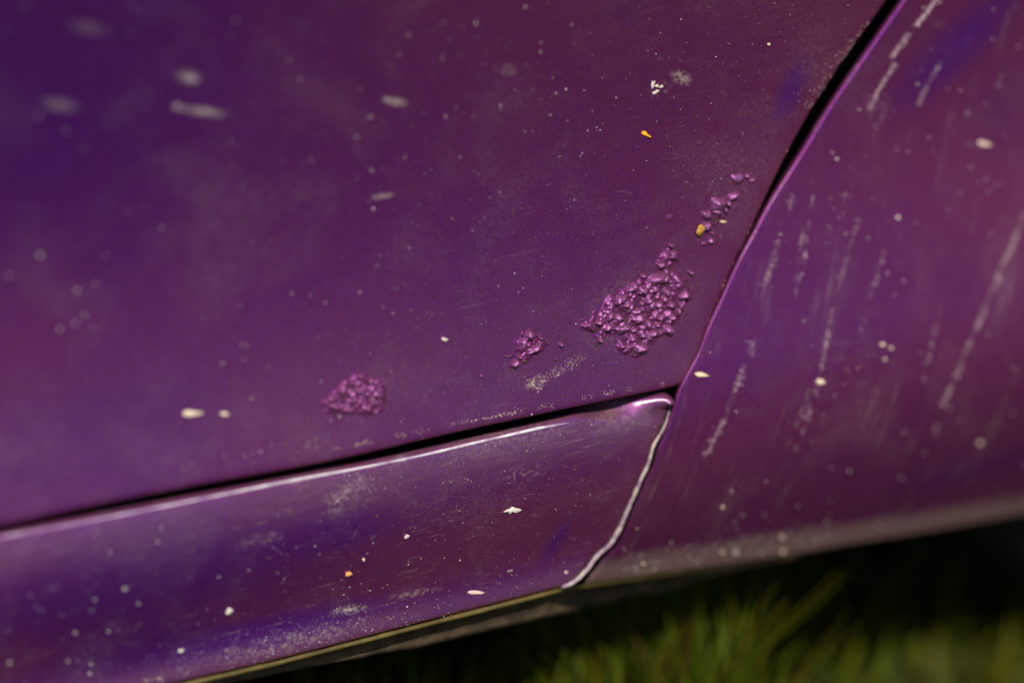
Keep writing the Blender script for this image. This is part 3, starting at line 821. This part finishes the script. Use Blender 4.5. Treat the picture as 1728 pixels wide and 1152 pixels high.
M_DUST = simple('pale_dust', (0.9, 0.9, 0.9), (1.0, 1.0, 1.0), 500, 0.9, 0.1, attr='tint')
def build_specks(which, name, label, parent=None):
    poly = dict(door=door_poly, sill=sill_poly, quarter=quarter_poly)[which]
    a = np.array([(p[0], p[1]) for p in SPK[which]])
    q = hit(a[:, 0], a[:, 1], SURF[which])[:, [0, 2]]
    ok = inside(poly, q) & (edge_distance(poly, q) > 0.0007)
    L = [p for p, k in zip(SPK[which], ok) if k]
    a = np.array([(p[0], p[1]) for p in L])
    P = hit(a[:, 0], a[:, 1], SURF[which])
    verts = []; faces = []; cols = []
    for i, (px, py, s, col, ang) in enumerate(L):
        r = (s + 0.25) * 0.00026 * 0.95
        an = RNG.random() * 6.28
        st = RNG.uniform(0.7, 1.5)
        if ang is not None:
            an = ang; st = RNG.uniform(1.3, 2.4); r *= 0.8
        o = OCT * RNG.uniform(0.7, 1.2, (6, 1)) * np.array([r * st, r * 0.55, r / st])
        x = o[:, 0] * math.cos(an) - o[:, 2] * math.sin(an); z = o[:, 0] * math.sin(an) + o[:, 2] * math.cos(an)
        b0 = len(verts)
        for k in range(6):
            verts.append((P[i, 0] + x[k], P[i, 1] + o[k, 1] - r * 0.2, P[i, 2] + z[k]))
            cols += [*col, 1.0]
        faces += [tuple(b0 + t for t in fc) for fc in OCF]
    me = mesh(name, verts, faces)
    ca = me.color_attributes.new('tint', 'FLOAT_COLOR', 'POINT')
    ca.data.foreach_set('color', np.array(cols, np.float32))
    return link(name, me, M_DUST, parent, label=label, kind='stuff')
build_specks('door', 'door_dust', 'fine pale dust and paint chips scattered over the purple door')
build_specks('sill', 'sill_dust', 'fine pale dust and grit scattered over the purple sill')
build_specks('quarter', 'dried_water_spots', 'rows of pale dried water spots running down the purple quarter panel')

# ------------------------------------------------------------------ single scraps that lie on the car
M_YEL = simple('orange_yellow_petal', (0.85, 0.40, 0.02), (0.75, 0.26, 0.015), 900, 0.6, 0.3)
M_GOLD = simple('golden_bark', (0.62, 0.33, 0.06), (0.22, 0.10, 0.02), 1500, 0.6, 0.4, bump=0.4)
M_STRAW = simple('pale_straw', (0.70, 0.60, 0.38), (0.55, 0.45, 0.28), 700, 0.7, 0.3)
M_PALE = simple('pale_scrap', (0.68, 0.62, 0.57), (0.45, 0.39, 0.35), 900, 0.75, 0.3, bump=0.3)
M_CREAM = simple('cream_scrap', (0.66, 0.50, 0.34), (0.68, 0.58, 0.47), 700, 0.7, 0.3)
M_ORNG = simple('rust_orange_chip', (0.70, 0.34, 0.12), (0.55, 0.28, 0.10), 1200, 0.7, 0.3, bump=0.3)
M_SAP = simple('dull_sap_film', (0.28, 0.20, 0.25), (0.20, 0.14, 0.19), 400, 0.8, 0.2)
M_GRAIN = simple('pinkish_sand_grain', (0.50, 0.34, 0.29), (0.58, 0.43, 0.36), 900, 0.6, 0.4)
def scrap(name, label, cat, px, py, la, lb, ang, mat, which='door', thick=0.35, kind='flake', group=None, lift=0.0):
    global sd
    sd += 1
    if kind == 'grain':
        la *= 0.85; lb *= 0.8
    surf = SURF[which]
    c, A, B = frame_at(px, py, ang, surf)
    nrm = np.cross(A, B); nrm /= np.linalg.norm(nrm)
    if nrm[1] > 0:
        nrm = -nrm
    off = Vector((sd * 2.3, sd * 0.7, sd * 1.9))
    hz = lb * 0.00026 * thick
    ns, nr = 20, 5
    v = []; f = []
    for side in (1, -1):
        for i in range(nr + 1):
            r = i / nr
            for k in range(ns if i else 1):
                th = 2 * math.pi * k / ns
                jag = 0.75 if kind == 'flake' else 0.22
                rad = r * (1 + jag * noise.noise(Vector((math.cos(th) * 1.6, math.sin(th) * 1.6, 0)) + off) + jag * 0.5 * noise.noise(Vector((math.cos(th) * 4, math.sin(th) * 4, 3)) + off))
                x = math.cos(th) * rad; y = math.sin(th) * rad
                if kind == 'seed':
                    y *= (1 - 0.45 * max(0, x))
                if kind == 'petal':
                    y *= 0.45 + 0.75 * max(0.0, min(1.0, (0.35 - x)))
                if kind == 'grain':
                    hgt = math.sqrt(max(0, 1 - r * r)) * (1 + 0.25 * noise.noise(Vector((x, y, side)) * 2 + off))
                else:
                    hgt = (0.35 + 0.65 * math.sqrt(max(0, 1 - r * r))) * (1 + 0.5 * noise.noise(Vector((x, y, side)) * 2.4 + off))
                bend = 0.0 if kind == 'grain' else 0.5 * x * x
                p = A * (la * x) + B * (lb * y) + nrm * (hz * (hgt * (1 if side > 0 else -0.35) + bend) + hz * 0.3 + lift)
                v.append(p)
    half = len(v) // 2
    for s in (0, 1):
        o = s * half
        fl = (lambda q: q) if s == 0 else (lambda q: q[::-1])
        for k in range(ns):
            f.append(fl((o, o + 1 + k, o + 1 + (k + 1) % ns)))
        for i in range(1, nr):
            for k in range(ns):
                a = o + 1 + (i - 1) * ns + k; b = o + 1 + (i - 1) * ns + (k + 1) % ns
                f.append(fl((a, a + ns, b + ns, b)))
    e0 = 1 + (nr - 1) * ns
    for k in range(ns):
        a = e0 + k; b = e0 + (k + 1) % ns
        f.append((a, half + a, half + b, b))
    o = link(name, mesh(name, v, f), mat)
    o.location = c
    o['label'] = label; o['category'] = cat
    if group:
        o['group'] = group
    return o
G = 'scraps and grit stuck to the purple car'
def S(name, label, cat, *a, **k):
    return scrap(name, label, cat, *a, group=G, **k)
S('petal_scrap', 'orange-yellow petal scrap lying on the purple door above the largest rust patch', 'petal', 1090, 227, 9, 4.2, -32, M_YEL, kind='petal', thick=0.5)
S('bark_flake', 'golden-brown bark flake wedged in the end of the upper rust blisters', 'flake', 1180, 387, 9, 4.6, 62, M_GOLD, thick=0.7, lift=0.0007)
S('straw_scrap', 'short pale straw bit lying just below the upper row of rust blisters', 'straw', 1220, 374, 5.6, 1.8, -4, M_STRAW, kind='seed', thick=0.8)
S('grit_bead', 'shiny cream bead of grit high on the door near the wide gap', 'grit', 1297, 75, 3.6, 2.6, -15, M_CREAM, kind='grain', thick=0.9)
S('plant_husk', 'longer cream plant husk on the blurred lower door, well left of the rust', 'husk', 325, 697, 18, 5.4, 2, M_CREAM, kind='petal', thick=0.5)
S('plant_husk', 'shorter cream plant husk just right of the longer husk on the lower door', 'husk', 379, 698, 7.5, 3.2, -4, M_CREAM, kind='seed', thick=0.5)
S('paint_chip', 'tiny white chip alone on the middle of the door, left of the small rust patch', 'chip', 750, 572, 5, 2.5, -20, M_PALE, thick=0.6)
S('lichen_scrap', 'jagged white scrap alone near the middle of the purple sill', 'scrap', 864, 860, 11, 5, 6, M_PALE, 'sill', thick=0.5)
S('paint_chip', 'small white diamond-shaped chip on the sill, below and left of the jagged white scrap', 'chip', 686, 905, 4.6, 2.8, 40, M_PALE, 'sill', thick=0.6)
S('rust_chip', 'ragged orange chip casting a shadow on the lower sill', 'chip', 587, 967, 5.6, 3.8, 30, M_ORNG, 'sill', thick=1.0)
S('rust_chip', 'tiny yellowish chip just above the ragged orange chip on the sill', 'chip', 613, 943, 2.6, 2.2, 60, M_CREAM, 'sill', thick=0.9)
S('straw_scrap', 'flat pinkish straw bit lying along the lower right part of the sill', 'straw', 803, 999, 14, 3.4, -2, M_GRAIN, 'sill', kind='seed', thick=0.5)
S('lichen_scrap', 'ragged white scrap on the blue-violet lower left of the sill', 'scrap', 387, 1030, 7, 4.5, 20, M_PALE, 'sill', thick=0.6)
S('paint_chip', 'pale slanted chip low on the sill, beneath the ragged white scrap', 'chip', 305, 1097, 5, 2.6, 22, M_PALE, 'sill', thick=0.6)
S('grass_seed', 'spindle-shaped straw-coloured seed on the quarter panel beside the door corner', 'seed', 1183, 632, 11, 4, -8, M_STRAW, 'quarter', kind='seed', thick=0.7)
S('grass_seed', 'small tan seed on the middle of the quarter panel between two water streaks', 'seed', 1384, 644, 7, 4.5, -5, M_CREAM, 'quarter', kind='seed', thick=0.7)
S('sand_grain', 'larger cream grain of a close trio on the quarter panel', 'grain', 1489, 581, 4.5, 4, 0, M_CREAM, 'quarter', kind='grain', thick=0.7)
S('sand_grain', 'pinkish grain beside the larger cream grain of the close trio on the quarter panel', 'grain', 1503, 587, 4, 3.6, 0, M_GRAIN, 'quarter', kind='grain', thick=0.7)
S('sand_grain', 'lowest dull grain of the close trio on the quarter panel', 'grain', 1493, 606, 3.6, 3.4, 0, M_GRAIN, 'quarter', kind='grain', thick=0.7)
S('sand_grain', 'pale blurred bead alone on the dark lower right of the quarter panel', 'grain', 1653, 747, 5.2, 5.2, 0, M_GRAIN, 'quarter', kind='grain', thick=0.7)
S('sand_grain', 'upper of two stacked pinkish grains on the muddy quarter panel edge', 'grain', 1319, 905, 5, 4.6, 0, M_GRAIN, 'quarter', kind='grain', thick=0.8)
S('sand_grain', 'lower of two stacked pinkish grains on the muddy quarter panel edge', 'grain', 1320, 930, 5.6, 5.2, 0, M_GRAIN, 'quarter', kind='grain', thick=0.8)
S('sand_grain', 'orange-pink grain, left one of a touching pair on the muddy quarter panel edge', 'grain', 1219, 931, 4.6, 4, 0, M_GRAIN, 'quarter', kind='grain', thick=0.8)
S('sand_grain', 'wider pale grain, right one of a touching pair on the muddy quarter panel edge', 'grain', 1241, 931, 6, 4, 0, M_PALE, 'quarter', kind='grain', thick=0.7)
S('sand_grain', 'pink grain near the pale mud seam, just above the bottom edge of the quarter panel', 'grain', 1085, 950, 4, 3.6, 0, M_GRAIN, 'quarter', kind='grain', thick=0.8)
S('sand_grain', 'pink grain at the lower right corner of the sill beside the pale mud seam', 'grain', 955, 965, 3.6, 3.4, 0, M_GRAIN, 'sill', kind='grain', thick=0.8)
S('sand_grain', 'pale grain above the muddy band, right of the pale mud seam', 'grain', 1219, 855, 4, 3.8, 0, M_GRAIN, 'quarter', kind='grain', thick=0.7)
S('sand_grain', 'whitish grain on the quarter panel, right of the top of a long water streak', 'grain', 1515, 367, 4.2, 4, 0, M_PALE, 'quarter', kind='grain', thick=0.7)
S('sand_grain', 'whitish bead upper left on the quarter panel close to the door gap', 'grain', 1412, 268, 2.8, 2.8, 0, M_PALE, 'quarter', kind='grain', thick=0.7)
S('straw_scrap', 'blurred tan straw bit on the upper right of the quarter panel', 'straw', 1660, 243, 12, 4.5, -12, M_GRAIN, 'quarter', kind='seed', thick=0.5)
S('bird_dropping', 'upright white smear of dried dropping on the upper door', 'dropping', 1101, 143, 3, 6, -12, M_PALE, thick=0.15)
S('bird_dropping', 'round cream fleck of dried dropping between white smears on the upper door', 'dropping', 1108, 145, 3, 2.4, 0, M_CREAM, thick=0.4)
S('bird_dropping', 'white fleck of dried dropping touching the round cream fleck on the upper door', 'dropping', 1116, 146, 4, 2.4, 25, M_PALE, thick=0.3)
S('bird_dropping', 'grey-white flat smear of dried dropping lowest in its cluster on the upper door', 'dropping', 1106, 156, 7, 2.8, 20, M_PALE, thick=0.12)
S('sap_spot', 'round pale blurred spot at the left end of the long smear on the door', 'spot', 299, 180, 8, 6.5, 0, M_SAP, thick=0.15, kind='grain')
S('sap_spot', 'blurred pale spot in the middle of a long smear on the upper left door', 'spot', 350, 188, 9, 6, -8, M_SAP, thick=0.12, kind='grain')
S('sap_spot', 'blurred pale blotch above the long smear on the upper left door', 'spot', 322, 133, 13, 7, -18, M_SAP, thick=0.08, kind='grain')
S('sap_spot', 'pale blurred spot with a short tail, right of the long smear', 'spot', 653, 168, 6, 5, 0, M_SAP, thick=0.15, kind='grain')

# ------------------------------------------------------------------ ground and grass below the car
M_SOIL = simple('soil_and_moss', (0.022, 0.030, 0.006), (0.045, 0.052, 0.014), 14, 0.95, 0.05, bump=0.3)
n = 60
v = []; f = []
xs = np.concatenate([np.linspace(-90, -3, 12), np.linspace(-2.6, 2.6, 36), np.linspace(3, 90, 12)])
for y in xs:
    for x in xs:
        far = max(abs(x), abs(y))
        v.append((x, y, 0.006 * noise.noise(Vector((x * 5, y * 5, 0))) if far < 3 else 0.0))
f = [(j * n + i, j * n + i + 1, (j + 1) * n + i + 1, (j + 1) * n + i) for j in range(n - 1) for i in range(n - 1)]
link('ground', mesh('ground', v, f), M_SOIL, kind='structure', label='mossy soil under the grass below the car')
M_GRASS = simple('grass_blades', (0.9, 0.9, 0.9), (1.0, 1.0, 1.0), 30, 0.6, 0.15, trans=0.5, attr='tint')
v = []; f = []; cols = []
GC = [(0.070, 0.110, 0.003), (0.100, 0.120, 0.004), (0.120, 0.115, 0.006), (0.048, 0.075, 0.003), (0.12, 0.085, 0.012)]
for gi in range(22500):
    tall = gi >= 19000                       # taller fringe under the sill, added so its tips reach the sun
    x = RNG.uniform(-0.75, 1.15); y = RNG.uniform(-0.45, 1.1)
    if tall:
        x = RNG.uniform(-0.42, 0.155); y = RNG.uniform(0.004, 0.095)
    elif x > 0.2 and y < 0.2 and RNG.random() < 0.45:
        continue
    h = (RNG.uniform(0.08, 0.18) if tall else RNG.uniform(0.030, 0.085)) * (1 + 0.3 * noise.noise(Vector((x * 9, y * 9, 2))))
    if y < 0.02 and not tall:
        h *= 0.8
    wd = RNG.uniform(0.0016, 0.0036)
    a = RNG.uniform(0, 6.283); ln = RNG.uniform(0.2, 1.3) * h * (0.35 if tall else 1.0)
    dx, dy = math.cos(a), math.sin(a)
    b0 = len(v)
    k = RNG.choice(5, p=[0.3, 0.27, 0.16, 0.2, 0.07])
    c = np.array(GC[k]) * RNG.uniform(0.7, 1.25)
    for i in range(4):
        t = i / 3
        cx = x + dx * ln * t * t; cy = y + dy * ln * t * t; cz = h * (t - 0.18 * t * t)
        ww = wd * (1 - t ** 1.6) + 0.0002
        v += [(cx - dy * ww, cy + dx * ww, cz), (cx + dy * ww, cy - dx * ww, cz)]
        cols += [*c, 1.0] * 2
    f += [(b0 + 2 * i, b0 + 2 * i + 1, b0 + 2 * i + 3, b0 + 2 * i + 2) for i in range(3)]
me = mesh('grass', v, f)
ca = me.color_attributes.new('tint', 'FLOAT_COLOR', 'POINT')
ca.data.foreach_set('color', np.array(cols, np.float32))
link('grass', me, M_GRASS, kind='stuff', label='blurred green grass growing under the edge of the car')
